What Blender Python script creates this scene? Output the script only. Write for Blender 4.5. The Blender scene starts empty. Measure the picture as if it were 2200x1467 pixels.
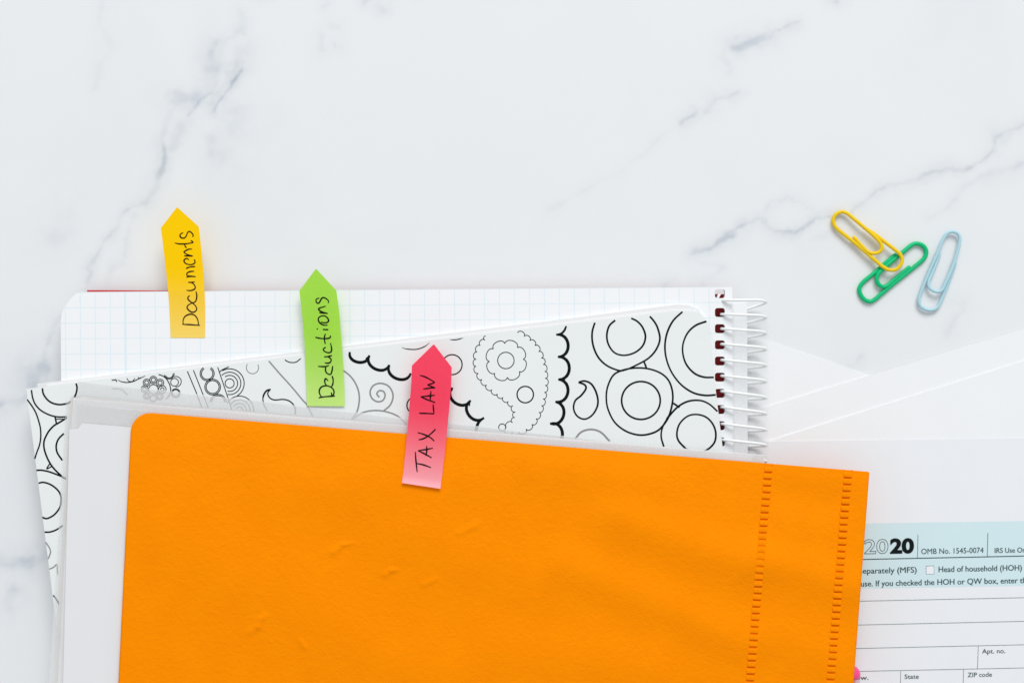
import bpy, bmesh, math, random
import numpy as np
from mathutils import Vector, Matrix

random.seed(4)
S = bpy.context.scene
C = S.collection

# ------------------------------------------------------------------ camera
H = 0.480                      # lens above the table, metres
LENS, SENSOR = 50.0, 36.0
cam_d = bpy.data.cameras.new('camera')
cam = bpy.data.objects.new('camera', cam_d)
C.objects.link(cam)
cam.location = (0, 0, H)
cam.rotation_euler = (0, 0, 0)
cam_d.lens = LENS
cam_d.sensor_width = SENSOR
cam_d.clip_start = 0.01
cam_d.clip_end = 20
cam_d.dof.use_dof = True
cam_d.dof.focus_distance = H - 0.0125
cam_d.dof.aperture_fstop = 6.3
S.camera = cam
S.render.resolution_x, S.render.resolution_y = 1024, 682

# ------------------------------------------------------------------ light
world = bpy.data.worlds.new('World')
S.world = world
world.use_nodes = True
bg = world.node_tree.nodes['Background']
bg.inputs['Color'].default_value = (0.95, 0.98, 1.0, 1)
bg.inputs['Strength'].default_value = 0.55


def area(name, loc, target, sx, sy, power, col):
    l = bpy.data.lights.new(name, 'AREA')
    l.shape = 'RECTANGLE'
    l.size, l.size_y = sx, sy
    l.energy = power
    l.color = col
    o = bpy.data.objects.new(name, l)
    C.objects.link(o)
    o.location = loc
    d = Vector(target) - Vector(loc)
    o.rotation_euler = d.to_track_quat('-Z', 'Y').to_euler()
    return o


# the window the photograph is lit by: broad, beyond the top of the picture
area('window_light', (0.5, 3.0, 2.7), (0, 0, 0), 2.6, 1.9, 122.0, (1.0, 0.985, 0.97))

S.view_settings.view_transform = 'Standard'
S.view_settings.look = 'None'
S.view_settings.gamma = 1
S.view_settings.exposure = 0.07

# ------------------------------------------------------------------ helpers
MM = 0.001
K = SENSOR / LENS / 2200.0


def W(px, py, z):
    """point of the scene at height z (m) measured on the photograph"""
    s = (H - z) * K
    return ((px - 1100.0) * s, -(py - 733.5) * s, z)


def Z(x0, y0, s):
    return lambda pts: [(x0 + p[0] / s, y0 + p[1] / s) for p in pts]


def thing(name, label, cat, loc, group=None):
    o = bpy.data.objects.new(name, None)
    o.empty_display_size = 0.01
    C.objects.link(o)
    o.location = loc
    o['label'] = label
    o['category'] = cat
    if group:
        o['group'] = group
    return o


def base_of(parent):
    v = Vector((0, 0, 0))
    while parent is not None:
        v += Vector(parent.location)
        parent = parent.parent
    return v


def mk(name, verts, faces, mat, parent=None, smooth=False, label=None, cat=None, base=None):
    if parent is not None:
        b = base_of(parent)
        loc = Vector((0, 0, 0))
    else:
        if base is None:
            a = np.array(verts)
            b = Vector(((a[:, 0].min() + a[:, 0].max()) / 2, (a[:, 1].min() + a[:, 1].max()) / 2, a[:, 2].min()))
        else:
            b = Vector(base)
        loc = b
    me = bpy.data.meshes.new(name)
    a = np.array(verts, dtype=float) - np.array(b)
    me.from_pydata(a.tolist(), [], faces)
    me.validate()
    me.materials.append(mat)
    if smooth:
        for p in me.polygons:
            p.use_smooth = True
    o = bpy.data.objects.new(name, me)
    C.objects.link(o)
    o.location = loc
    if parent is not None:
        o.parent = parent
    if label:
        o['label'] = label
    if cat:
        o['category'] = cat
    return o


def catmull(pts, n=8, closed=False):
    P = [np.array(p, float) for p in pts]
    if len(P) < 3:
        return [tuple(p) for p in P]
    m = len(P)
    out = []
    rng = range(m if closed else m - 1)
    for i in rng:
        if closed:
            a, b, c, d = P[(i - 1) % m], P[i], P[(i + 1) % m], P[(i + 2) % m]
        else:
            b, c = P[i], P[i + 1]
            a = P[i - 1] if i > 0 else 2 * b - c
            d = P[i + 2] if i + 2 < m else 2 * c - b
        for k in range(n):
            t = k / n
            out.append(tuple(0.5 * (2 * b + (c - a) * t + (2 * a - 5 * b + 4 * c - d) * t * t
                                    + (-a + 3 * b - 3 * c + d) * t ** 3)))
    if not closed:
        out.append(tuple(P[-1]))
    return out


class Ink:
    """flat print: ribbons that lie on a surface"""

    def __init__(self, zf, step=0.0000015, gain=1.0):
        self.gain = gain
        self.v, self.f, self.zf, self.n, self.step = [], [], zf, 0, step
        self.starts = []

    def stroke(self, pts, w, taper=0.0, smooth=True, closed=False, wob=0.0):
        w = w * self.gain
        p = catmull(pts, 6, closed) if smooth else list(pts)
        if closed:
            p = p + [p[0]]
        p = np.array(p, float)
        keep = [0]
        for i in range(1, len(p)):
            if np.linalg.norm(p[i] - p[keep[-1]]) > 0.05:
                keep.append(i)
        p = p[keep]
        m = len(p)
        if m < 2:
            return
        self.n += 1
        eps = (self.n % 24) * self.step
        t = np.zeros_like(p)
        t[1:-1] = p[2:] - p[:-2]
        t[0] = p[1] - p[0]
        t[-1] = p[-1] - p[-2]
        if closed:
            t[0] = t[-1] = p[1] - p[-2]
        t /= np.linalg.norm(t, axis=1)[:, None] + 1e-9
        nrm = np.stack([-t[:, 1], t[:, 0]], 1)
        L = np.concatenate([[0], np.cumsum(np.linalg.norm(p[1:] - p[:-1], axis=1))])
        L /= L[-1]
        ph = random.random() * 6
        b0 = len(self.v)
        self.starts.append((len(self.v), len(self.f)))
        for i in range(m):
            ww = w
            if taper:
                e = min(L[i], 1 - L[i])
                ww = w * (1 - taper * max(0.0, 1 - e / 0.22))
            if wob:
                ww *= 1 + wob * math.sin(L[i] * 9 + ph)
            for sgn in (1, -1):
                q = p[i] + nrm[i] * ww * 0.5 * sgn
                self.v.append(W(q[0], q[1], self.zf(q[0], q[1]) + eps))
        for i in range(m - 1):
            a = b0 + 2 * i
            self.f.append((a, a + 1, a + 3, a + 2))

    def circle(self, c, r, w, a0=0, a1=360, ry=None):
        ry = ry or r
        n = max(16, int(r * 1.2))
        pts = [(c[0] + r * math.cos(math.radians(a0 + (a1 - a0) * i / n)),
                c[1] + ry * math.sin(math.radians(a0 + (a1 - a0) * i / n))) for i in range(n + 1)]
        self.stroke(pts, w, smooth=False)

    def scallop(self, cusps, bulge, w, taper=0.0):
        for a, b in zip(cusps[:-1], cusps[1:]):
            a, b = np.array(a, float), np.array(b, float)
            d = b - a
            n = np.array([d[1], -d[0]])
            pts = []
            for i in range(13):
                th = math.pi * i / 12
                pts.append(a + d * (0.5 - 0.5 * math.cos(th)) + n * bulge * math.sin(th) ** 0.8)
            self.stroke(pts, w, taper=taper, smooth=False)

    def poly(self, pts):
        self.n += 1
        eps = (self.n % 24) * self.step
        b0 = len(self.v)
        self.starts.append((len(self.v), len(self.f)))
        for p in pts:
            self.v.append(W(p[0], p[1], self.zf(p[0], p[1]) + eps))
        self.f.append(tuple(range(b0, b0 + len(pts))))

    def build(self, name, mat, parent, split=False):
        if not split:
            return mk(name, self.v, self.f, mat, parent)
        starts = self.starts + [(len(self.v), len(self.f))]
        for (v0, f0), (v1, f1) in zip(starts[:-1], starts[1:]):
            mk(name, self.v[v0:v1], [tuple(i - v0 for i in f) for f in self.f[f0:f1]], mat, parent)


def slab(name, poly, z0, z1, mat, parent=None, label=None, cat=None, wave=None, bevel=None):
    """solid sheet from an outline in photograph coordinates (measured at z1)"""
    n = len(poly)
    top = [W(p[0], p[1], z1) for p in poly]
    bot = [(t[0], t[1], z0) for t in top]
    verts = top + bot
    area2 = sum(top[i][0] * top[(i + 1) % n][1] - top[(i + 1) % n][0] * top[i][1] for i in range(n))
    idx = list(range(n)) if area2 > 0 else list(range(n))[::-1]
    faces = [tuple(idx), tuple(i + n for i in idx[::-1])]
    for i in range(n):
        a, b = idx[i], idx[(i + 1) % n]
        faces.append((a, a + n, b + n, b))
    return mk(name, verts, faces, mat, parent, label=label, cat=cat)


def tube(pts, r, seg=12):
    """closed tube mesh along 3-D points, with rounded-off ends"""
    p = np.array(pts, float)
    m = len(p)
    t = np.zeros_like(p)
    t[1:-1] = p[2:] - p[:-2]
    t[0], t[-1] = p[1] - p[0], p[-1] - p[-2]
    t /= np.linalg.norm(t, axis=1)[:, None]
    up = np.array([0, 0, 1.0]) if abs(t[0][2]) < 0.9 else np.array([1.0, 0, 0])
    u = np.cross(t[0], up)
    u /= np.linalg.norm(u)
    V, F = [], []
    for i in range(m):
        u = u - t[i] * np.dot(u, t[i])
        u /= np.linalg.norm(u)
        v = np.cross(t[i], u)
        rr = r * (0.8 if i in (0, m - 1) else 1.0)
        for k in range(seg):
            a = 2 * math.pi * k / seg
            V.append(tuple(p[i] + rr * (math.cos(a) * u + math.sin(a) * v)))
    for i in range(m - 1):
        for k in range(seg):
            a, b = i * seg + k, i * seg + (k + 1) % seg
            F.append((a, b, b + seg, a + seg))
    F.append(tuple(range(seg))[::-1])
    F.append(tuple((m - 1) * seg + k for k in range(seg)))
    return V, F


# ------------------------------------------------------------------ materials
class Mat:
    def __init__(self, name, col, rough=0.6, spec=0.3):
        self.m = bpy.data.materials.new(name)
        self.m.use_nodes = True
        self.t = self.m.node_tree
        self.b = self.t.nodes['Principled BSDF']
        self.b.inputs['Base Color'].default_value = (*col, 1)
        self.b.inputs['Roughness'].default_value = rough
        self.b.inputs['Specular IOR Level'].default_value = spec

    def n(self, t, **kw):
        x = self.t.nodes.new(t)
        for k, v in kw.items():
            setattr(x, k, v)
        return x

    def l(self, a, b):
        self.t.links.new(a, b)

    def math(self, op, a, b=None, clamp=False):
        x = self.n('ShaderNodeMath', operation=op)
        x.use_clamp = clamp
        for i, q in enumerate((a, b)):
            if q is None:
                continue
            if isinstance(q, (int, float)):
                x.inputs[i].default_value = q
            else:
                self.l(q, x.inputs[i])
        return x.outputs[0]

    def mix(self, fac, a, b):
        x = self.n('ShaderNodeMix', data_type='RGBA')
        if isinstance(fac, (int, float)):
            x.inputs['Factor'].default_value = fac
        else:
            self.l(fac, x.inputs['Factor'])
        for nm, q in (('A', a), ('B', b)):
            s = [i for i in x.inputs if i.name == nm and i.type == 'RGBA'][0]
            if isinstance(q, tuple):
                s.default_value = (*q, 1)
            else:
                self.l(q, s)
        return [o for o in x.outputs if o.type == 'RGBA'][0]

    def noise(self, scale, detail=2, rough=0.5, coord=None):
        x = self.n('ShaderNodeTexNoise')
        x.inputs['Scale'].default_value = scale
        x.inputs['Detail'].default_value = detail
        x.inputs['Roughness'].default_value = rough
        if coord is None:
            coord = self.obj()
        self.l(coord, x.inputs['Vector'])
        return x.outputs['Fac']

    def obj(self):
        if not hasattr(self, '_o'):
            self._o = self.n('ShaderNodeTexCoord').outputs['Object']
        return self._o

    def bump(self, h, dist, strength=1.0):
        x = self.n('ShaderNodeBump')
        x.inputs['Distance'].default_value = dist
        x.inputs['Strength'].default_value = strength
        self.l(h, x.inputs['Height'])
        if getattr(self, '_bump', None):
            self.l(self._bump, x.inputs['Normal'])
        self._bump = x.outputs['Normal']
        self.l(self._bump, self.b.inputs['Normal'])

    def color(self, sock):
        self.l(sock, self.b.inputs['Base Color'])


def paper_mat(name, col, var=0.02, rough=0.75):
    m = Mat(name, col, rough, 0.2)
    n = m.noise(60, 4, 0.6)
    c2 = tuple(max(0, c * (1 - var * 2)) for c in col)
    m.color(m.mix(n, col, c2))
    m.bump(m.noise(2500, 2), 0.00003, 0.5)
    return m


def plain(name, col, rough=0.6, spec=0.3, grain=1500, bump=0.00002):
    m = Mat(name, col, rough, spec)
    if bump:
        m.bump(m.noise(grain, 2), bump, 0.6)
    return m


def film(name, col, alpha, rough=0.25):
    m = Mat(name, col, rough, 0.5)
    n = m.noise(35, 3, 0.6)
    m.b.inputs['Alpha'].default_value = alpha
    a = m.math('MULTIPLY_ADD', n, 0.16)
    a.node.inputs[2].default_value = alpha - 0.08
    a.node.use_clamp = True
    m.l(a, m.b.inputs['Alpha'])
    m.bump(m.noise(22, 3), 0.0006, 0.5)
    return m


PAPER = paper_mat('blank_paper', (0.855, 0.868, 0.888))
FORM = paper_mat('form_paper', (0.815, 0.835, 0.868))
PAGE_EDGE = paper_mat('notebook_paper', (0.85, 0.865, 0.885))
PAD = paper_mat('pad_paper', (0.80, 0.805, 0.82))
COVERP = paper_mat('printed_card', (0.80, 0.835, 0.835), 0.015, 0.5)
SHEET = paper_mat('filed_paper', (0.765, 0.772, 0.792))
SLEEVE_D = film('thin_clear_film', (0.84, 0.84, 0.85), 0.34)
RED = plain('red_card', (0.55, 0.035, 0.038), 0.5, 0.15)
INK = plain('black_ink', (0.004, 0.007, 0.007), 0.6, 0.06, bump=0)
GREYINK = plain('grey_ink', (0.27, 0.27, 0.27), 0.6, 0.2, bump=0)
THININK = plain('fine_line_ink', (0.008, 0.014, 0.013), 0.6, 0.06, bump=0)
PENINK = plain('pen_ink', (0.008, 0.005, 0.005), 0.6, 0.05, bump=0)
FORMINK = plain('form_ink', (0.035, 0.075, 0.075), 0.7, 0.1, bump=0)
FORMBLK = plain('form_black', (0.006, 0.008, 0.008), 0.7, 0.1, bump=0)
RULE = plain('form_rule_ink', (0.11, 0.17, 0.165), 0.7, 0.1, bump=0)
TINT = plain('form_tint', (0.61, 0.77, 0.81), 0.75, 0.1, bump=0)
BOXW = plain('checkbox_white', (0.815, 0.835, 0.868), 0.75, 0.1, bump=0)
COIL = plain('white_coated_wire', (0.86, 0.88, 0.88), 0.3, 0.5, bump=0)
SLEEVE_A = film('clear_film', (0.84, 0.85, 0.86), 0.58)
SLEEVE_B = film('frosted_film', (0.70, 0.685, 0.67), 0.84)
SLEEVE_C = film('milky_film', (0.88, 0.88, 0.90), 0.62)

# ------------------------------------------------------------------ marble table
rs = np.random.RandomState(7)
LAT = rs.rand(256, 256)


def vnoise(x, y):
    xi, yi = np.floor(x).astype(int), np.floor(y).astype(int)
    fx, fy = x - xi, y - yi
    fx, fy = fx * fx * (3 - 2 * fx), fy * fy * (3 - 2 * fy)
    g = lambda i, j: LAT[i % 256, j % 256]
    return (g(xi, yi) * (1 - fx) + g(xi + 1, yi) * fx) * (1 - fy) + (g(xi, yi + 1) * (1 - fx) + g(xi + 1, yi + 1) * fx) * fy


def fbm(x, y, o=4):
    s, a, t = 0, 0.5, 0
    for i in range(o):
        s = s + a * vnoise(x * 2 ** i + 17 * i, y * 2 ** i + 31 * i)
        t += a
        a *= 0.5
    return s / t


# veins measured on the stone: (points, half width, depth)
VEINS = [
    ([(522, 30), (520, 60), (505, 80), (468, 90)], 5, .16),
    ([(468, 90), (462, 130), (452, 170), (430, 208), (402, 228), (378, 216)], 13, .12),
    ([(515, 150), (505, 165), (490, 195), (478, 215), (463, 240)], 3, .36),
    ([(512, 115), (506, 150), (480, 190), (462, 215)], 12, .12),
    ([(452, 200), (430, 213), (415, 230), (402, 252)], 3, .32),
    ([(362, 208), (385, 218), (370, 235), (358, 270), (352, 300), (354, 320)], 7, .15),
    ([(354, 312), (357, 335), (350, 365), (335, 395), (318, 415), (306, 432)], 5, .26),
    ([(306, 432), (275, 452), (260, 465), (245, 500), (215, 535), (205, 550)], 3, .17),
    ([(300, 440), (285, 480), (270, 520), (265, 545)], 3, .08),
    ([(205, 550), (188, 575), (192, 585), (184, 615), (180, 640)], 3, .16),
    ([(262, 560), (240, 580), (225, 610)], 5, .08),
    ([(480, 225), (500, 240), (495, 270), (470, 300), (465, 335)], 22, .07),
    ([(400, 260), (385, 290), (380, 310)], 14, .08),
    ([(225, 0), (215, 50), (238, 105), (212, 145), (205, 195)], 5, .05),
    ([(130, 680), (118, 700), (102, 745), (95, 775), (80, 805), (55, 850), (28, 862), (0, 866)], 4, .17),
    ([(95, 790), (75, 800), (70, 820)], 13, .15),
    ([(140, 470), (125, 510)], 22, .05),
    ([(0, 1212), (35, 1200), (70, 1213), (98, 1195), (115, 1178)], 9, .18),
    ([(30, 1270), (20, 1290)], 12, .1), ([(110, 1180), (170, 1120), (260, 1080)], 6, .15),
    ([(790, 6), (805, -4)], 4, .25), ([(812, 12), (826, 26)], 5, .13), ([(708, 4), (700, 14)], 4, .1),
    ([(712, 54), (728, 58)], 4, .13), ([(718, 94), (724, 98)], 4, .16), ([(692, 80), (690, 108)], 6, .09),
    ([(1713, 48), (1690, 55), (1665, 66), (1648, 86)], 3, .24),
    ([(1655, 75), (1630, 85), (1600, 98), (1575, 100)], 9, .15),
    ([(1580, 75), (1558, 105), (1556, 128), (1572, 150), (1570, 158)], 6, .12),
    ([(1588, 195), (1580, 203), (1545, 212), (1535, 216)], 2.5, .15),
    ([(1536, 214), (1532, 228), (1522, 238)], 5, .15),
    ([(1490, 242), (1480, 250), (1468, 260)], 4, .19),
    ([(1468, 260), (1440, 280), (1425, 295), (1380, 330), (1300, 390), (1180, 445)], 4, .05),
    ([(2330, 240), (2200, 272), (2165, 288), (2138, 295), (2135, 315), (2105, 345), (2080, 356), (2000, 370), (1965, 388),
      (1900, 405), (1870, 425), (1845, 440), (1832, 452)], 3.2, .2),
    ([(2140, 292), (2136, 318)], 8, .12),
    ([(2340, 330), (2200, 352), (2150, 365), (2100, 385), (2070, 396)], 6, .13),
    ([(2070, 396), (2055, 425), (2040, 445), (1995, 466)], 3, .1),
    ([(1805, 462), (1770, 470), (1755, 478), (1735, 490), (1700, 506), (1672, 502), (1650, 490), (1640, 478)], 3, .26),
    ([(1640, 478), (1628, 473), (1585, 490), (1560, 508)], 3.2, .28),
    ([(1580, 505), (1550, 520), (1520, 532), (1494, 541)], 5, .27),
    ([(1640, 478), (1645, 452), (1662, 433), (1690, 427), (1745, 452), (1765, 462)], 3, .09),
    ([(1495, 545), (1500, 565), (1540, 568), (1558, 578), (1540, 588), (1512, 602), (1508, 625)], 4, .09),
    ([(1440, 598), (1420, 615), (1400, 640)], 4, .09), ([(1740, 520), (1770, 510), (1800, 495)], 8, .08),
    ([(2060, 650), (2068, 668), (2050, 700), (2030, 722)], 7, .1), ([(1845, 764), (1830, 785), (1800, 805)], 5, .12),
    # the stone goes on outside the picture
    ([(560, -20), (640, -150), (700, -330), (820, -520)], 6, .2), ([(1800, 0), (1900, -120), (2060, -230)], 5, .18),
    ([(0, 866), (-140, 900), (-300, 880), (-520, 980)], 5, .2), ([(2400, 800), (2550, 900), (2700, 1150)], 6, .2),
    ([(200, 1700), (500, 1900), (900, 2100)], 6, .2), ([(1400, 1800), (1700, 2000), (2100, 1900)], 6, .18),
]


def build_marble():
    fx = np.arange(-0.185, 0.18501, 0.0007)
    fy = np.arange(-0.128, 0.12801, 0.0007)
    ox = np.array([.195, .21, .23, .255, .285, .32, .36, .41, .47, .55, .65, .75])
    xs = np.concatenate([-ox[::-1], fx, ox])
    oy = np.array([.135, .15, .17, .195, .225, .26, .3, .35, .41, .5, .62])
    ys = np.concatenate([-oy[::-1], fy, oy])
    X, Y = np.meshgrid(xs, ys)
    px = X / (H * K) + 1100
    py = -Y / (H * K) + 733.5
    # break the veins up as the mineral does
    q = 1 / 46.0
    wx = px + (fbm(px * q, py * q) - .5) * 26 + (fbm(px * q * 5 + 9, py * q * 5, 2) - .5) * 7
    wy = py + (fbm(px * q + 50, py * q + 50) - .5) * 26 + (fbm(px * q * 5 + 70, py * q * 5 + 9, 2) - .5) * 7
    v = np.zeros_like(px)
    mod = np.clip(fbm(px / 30 + 5, py / 30 + 5, 3) * 2.0 - 0.25, 0.5, 1.2)
    for pts, w, depth in VEINS:
        xa = [p[0] for p in pts]
        ya = [p[1] for p in pts]
        m = 6 * w + 45
        sel = (px > min(xa) - m) & (px < max(xa) + m) & (py > min(ya) - m) & (py < max(ya) + m)
        if not sel.any():
            continue
        a, b = wx[sel], wy[sel]
        d = np.full(a.shape, 1e9)
        for (x0, y0), (x1, y1) in zip(pts[:-1], pts[1:]):
            dx, dy = x1 - x0, y1 - y0
            t = np.clip(((a - x0) * dx + (b - y0) * dy) / (dx * dx + dy * dy), 0, 1)
            d = np.minimum(d, np.hypot(a - x0 - t * dx, b - y0 - t * dy))
        if w >= 9:
            depth = depth * 1.6
        core = np.exp(-(d / w) ** 2)
        halo = np.exp(-(d / (w * 2.8 + 9)) ** 2) * 0.42
        v[sel] = np.maximum(v[sel], depth * np.minimum(1, core * 0.9 + halo) * mod[sel])
    v = v + np.clip(fbm(px / 260, py / 260, 4) - 0.55, 0, 1) * 0.10
    ny, nx = X.shape
    verts = np.stack([X.ravel(), Y.ravel(), np.zeros(X.size)], 1)
    i = np.arange(nx * ny).reshape(ny, nx)
    faces = np.stack([i[:-1, :-1].ravel(), i[:-1, 1:].ravel(), i[1:, 1:].ravel(), i[1:, :-1].ravel()], 1)
    me = bpy.data.meshes.new('table_top')
    me.from_pydata(verts.tolist(), [], faces.tolist())
    at = me.attributes.new('vein', 'FLOAT', 'POINT')
    at.data.foreach_set('value', v.ravel().astype(np.float32))
    m = Mat('marble', (0.75, 0.79, 0.83), 0.42, 0.3)
    av = m.n('ShaderNodeAttribute', attribute_name='vein').outputs['Fac']
    cloud = m.noise(9, 5, 0.6)
    basec = m.mix(cloud, (0.755, 0.778, 0.798), (0.80, 0.82, 0.838))
    hue = m.noise(40, 2)
    vc = m.mix(hue, (0.22, 0.31, 0.36), (0.25, 0.30, 0.43))
    m.color(m.mix(m.math('MULTIPLY', av, 1.45, True), basec, vc))
    me.materials.append(m.m)
    o = bpy.data.objects.new('table_top', me)
    C.objects.link(o)
    o['kind'] = 'structure'
    o['label'] = 'white marble table top with blue grey veins'
    # the slab below the polished face
    sl = slab_world('slab', -.75, .75, -.62, .62, -0.02, -0.0005, m.m, o)


def slab_world(name, x0, x1, y0, y1, z0, z1, mat, parent):
    V = [(x, y, z) for z in (z0, z1) for y in (y0, y1) for x in (x0, x1)]
    F = [(0, 2, 3, 1), (4, 5, 7, 6), (0, 1, 5, 4), (2, 6, 7, 3), (0, 4, 6, 2), (1, 3, 7, 5)]
    return mk(name, V, F, mat, parent)


build_marble()

# ------------------------------------------------------------------ loose papers at the right


def bent_sheet(name, quad, z0, thick, mat, label, nx=24, ny=24, lift=None):
    """a sheet of paper with thickness, gently bowed"""
    tl, tr, br, bl = [np.array(q, float) for q in quad]
    V, F = [], []
    top = []
    for j in range(ny + 1):
        for i in range(nx + 1):
            u, v = i / nx, j / ny
            p = (tl * (1 - u) + tr * u) * (1 - v) + (bl * (1 - u) + br * u) * v
            z = z0 + thick + (lift(u, v) if lift else 0)
            top.append(W(p[0], p[1], z))
    n = len(top)
    V = top + [(a, b, c - thick) for a, b, c in top]
    ix = lambda i, j: j * (nx + 1) + i
    for j in range(ny):
        for i in range(nx):
            a, b, c, d = ix(i, j), ix(i + 1, j), ix(i + 1, j + 1), ix(i, j + 1)
            F.append((a, d, c, b))
            F.append((a + n, b + n, c + n, d + n))
    loop = [ix(i, 0) for i in range(nx + 1)] + [ix(nx, j) for j in range(1, ny + 1)] + \
           [ix(i, ny) for i in range(nx - 1, -1, -1)] + [ix(0, j) for j in range(ny - 1, 0, -1)]
    for a, b in zip(loop, loop[1:] + loop[:1]):
        F.append((a, b, b + n, a + n))
    return mk(name, V, F, mat, None, label=label, cat='paper')


a_ = bent_sheet('sheet_of_paper', [(1440, 661), (2000, 853), (1830, 1400), (1260, 1208)], 0.00002, 0.0003, PAPER.m,
                'blank white sheet poking out beside the wire spiral below the other blank sheets')
b_ = bent_sheet('sheet_of_paper', [(1500, 918), (2330, 666), (2570, 1457), (1740, 1709)], 0.00036, 0.0003, PAPER.m,
                'blank white sheet with the slanting edge closest to the light blue paper clip')
c_ = bent_sheet('sheet_of_paper', [(1500, 995), (2340, 731), (2590, 1526), (1750, 1790)], 0.00070, 0.0003, PAPER.m,
                'blank white sheet with a slanting edge lying between the printed form and another blank sheet')

ZF = 0.00116
form = thing('tax_form', 'printed white form with pale blue header band and the year 2020 in large digits', 'form', W(1900, 1400, 0.00104))
fs = slab('paper_sheet', [(1020, 956), (2425, 938), (2452, 2750), (1047, 2768)], 0.00104, ZF, FORM.m, form)
g7 = Z(1780, 1100, 3.998)
zform = lambda off: (lambda x, y: ZF + off)
band = Ink(zform(0.00002))
band.poly(g7([(-2400, 137), (2300, 66), (2300, 620), (-2400, 700)]))
band.build('printed_band', TINT.m, fs)
box = Ink(zform(0.00004))
box.poly(g7([(838, 462), (905, 459), (908, 529), (840, 532)]))
box.build('check_box', BOXW.m, fs)
rl = Ink(zform(0.00006))
rl.stroke(g7([(838, 462), (905, 459), (908, 529), (840, 532), (838, 462)]), 1.0, smooth=False)
for (x0, y0, x1, y1, w) in [(-1500, 442, 2300, 362, 2.0)]:
    dk = Ink(zform(0.00006))
    dk.stroke(g7([(x0, y0), (x1, y1)]), w, smooth=False)
    dk.stroke(g7([(768, 190), (765, 393)]), 1.0, smooth=False)
    dk.stroke(g7([(1369, 178), (1364, 378)]), 1.2, smooth=False)
    dk.build('heavy_rule', FORMINK.m, fs)
for ln in ([(-1500, 800), (2300, 719)], [(-1500, 1006), (2300, 921)], [(-1500, 1207), (2300, 1122)], [(-1500, 1401), (2300, 1322)],
           [(1287, 1145), (1280, 1341)], [(622, 1357), (614, 1560)], [(1160, 1346), (1155, 1550)], [(-1500, 1600), (2300, 1520)]):
    rl.stroke(g7(ln), 1.0, smooth=False)
rl.build('ruled_lines', RULE.m, fs)


def text_mesh(s, bold=0.0):
    cu = bpy.data.curves.new('t', 'FONT')
    cu.body = s
    cu.offset = bold
    cu.resolution_u = 4
    o = bpy.data.objects.new('t', cu)
    C.objects.link(o)
    bpy.context.view_layer.update()
    dg = bpy.context.evaluated_depsgraph_get()
    me = bpy.data.meshes.new_from_object(o.evaluated_get(dg))
    V = np.array([v.co[:] for v in me.vertices])
    F = [tuple(p.vertices) for p in me.polygons]
    bpy.data.objects.remove(o)
    bpy.data.curves.remove(cu)
    bpy.data.meshes.remove(me)
    return V, F


CAP = text_mesh('H')[0][:, 1].max()


def typeset(name, s, x0, x1, base, cap, mat, ref=None, bold=0.0, slope=-0.021, outline=0.0):
    """lettering from x0 to x1 on a baseline; ref = the part of s that spans x0..x1 (its end)"""
    heavy = 0.0
    if bold < 0.03 and not outline:
        heavy, bold = bold, 0.0
    V, F = text_mesh(s, bold)
    wid = V[:, 0].max() - V[:, 0].min()
    xmin = V[:, 0].min()
    if ref:                       # the visible tail of the word fixes the scale
        r = text_mesh(ref, bold)[0]
        rw = r[:, 0].max() - r[:, 0].min()
        kx = (x1 - x0) / rw
        start = x1 - wid * kx
    else:
        kx = (x1 - x0) / wid
        start = x0
    ky = cap / CAP
    P = []
    for v in V:
        dx = (v[0] - xmin) * kx
        P.append((start + dx, base + slope * (start + dx - x0) - v[1] * ky))
    z = ZF + 0.00008
    if not outline:
        vv, ff = [W(p[0], p[1], z) for p in P], list(F)
        if heavy:                 # a second impression a hair to the right gives the weight
            n0 = len(vv)
            vv += [W(p[0] + heavy * 55, p[1] + 0.15, z + 0.000002) for p in P]
            ff += [tuple(i + n0 for i in f) for f in F]
        return mk(name, vv, ff, mat.m, fs)
    cnt = {}
    for f in F:
        for a, b in zip(f, f[1:] + f[:1]):
            k = (min(a, b), max(a, b))
            cnt[k] = cnt.get(k, 0) + 1
    ink = Ink(zform(0.00008))
    for (a, b), c in cnt.items():
        if c == 1:
            ink.stroke([P[a], P[b]], outline, smooth=False)
    return ink.build(name, mat, fs)


typeset('printed_text', '20', 1857.5, 1908, 1188.5, 29, THININK.m, outline=1.1, bold=0.012)
typeset('printed_text', '20', 1912, 1964, 1187.3, 29, FORMBLK, bold=0.048)
typeset('printed_text', 'OMB No. 1545-0074', 1979.3, 2113, 1189.6, 11.4, FORMINK, bold=0.004)
typeset('printed_text', 'IRS Use Only', 2137, 2213, 1187.2, 10.6, FORMINK, bold=0.008)
typeset('printed_text', 'separately (MFS)', 1853.5, 1969, 1231.5, 12.0, FORMINK, ref='eparately (MFS)', bold=0.01)
typeset('printed_text', 'Head of household (HOH)', 2016.5, 2195, 1228.3, 12.0, FORMINK, bold=0.010)
typeset('printed_text', 'spouse. If you checked the HOH or QW box, enter the', 1849.5, 2213, 1259, 12.0, FORMINK,
        ref='use. If you checked the HOH or QW box, enter the', bold=0.010)
typeset('printed_text', 'Apt. no.', 2110, 2159.6, 1403, 9.6, FORMINK, bold=0.004)
typeset('printed_text', 'State', 1943.5, 1974, 1457.3, 9.4, FORMINK, bold=0.004)
typeset('printed_text', 'ZIP code', 2079, 2131, 1453.5, 9.4, FORMINK, bold=0.004)
typeset('printed_text', 'below.', 1848.5, 1865.5, 1459.5, 9.4, FORMINK, ref='w.', bold=0.008)

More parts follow.
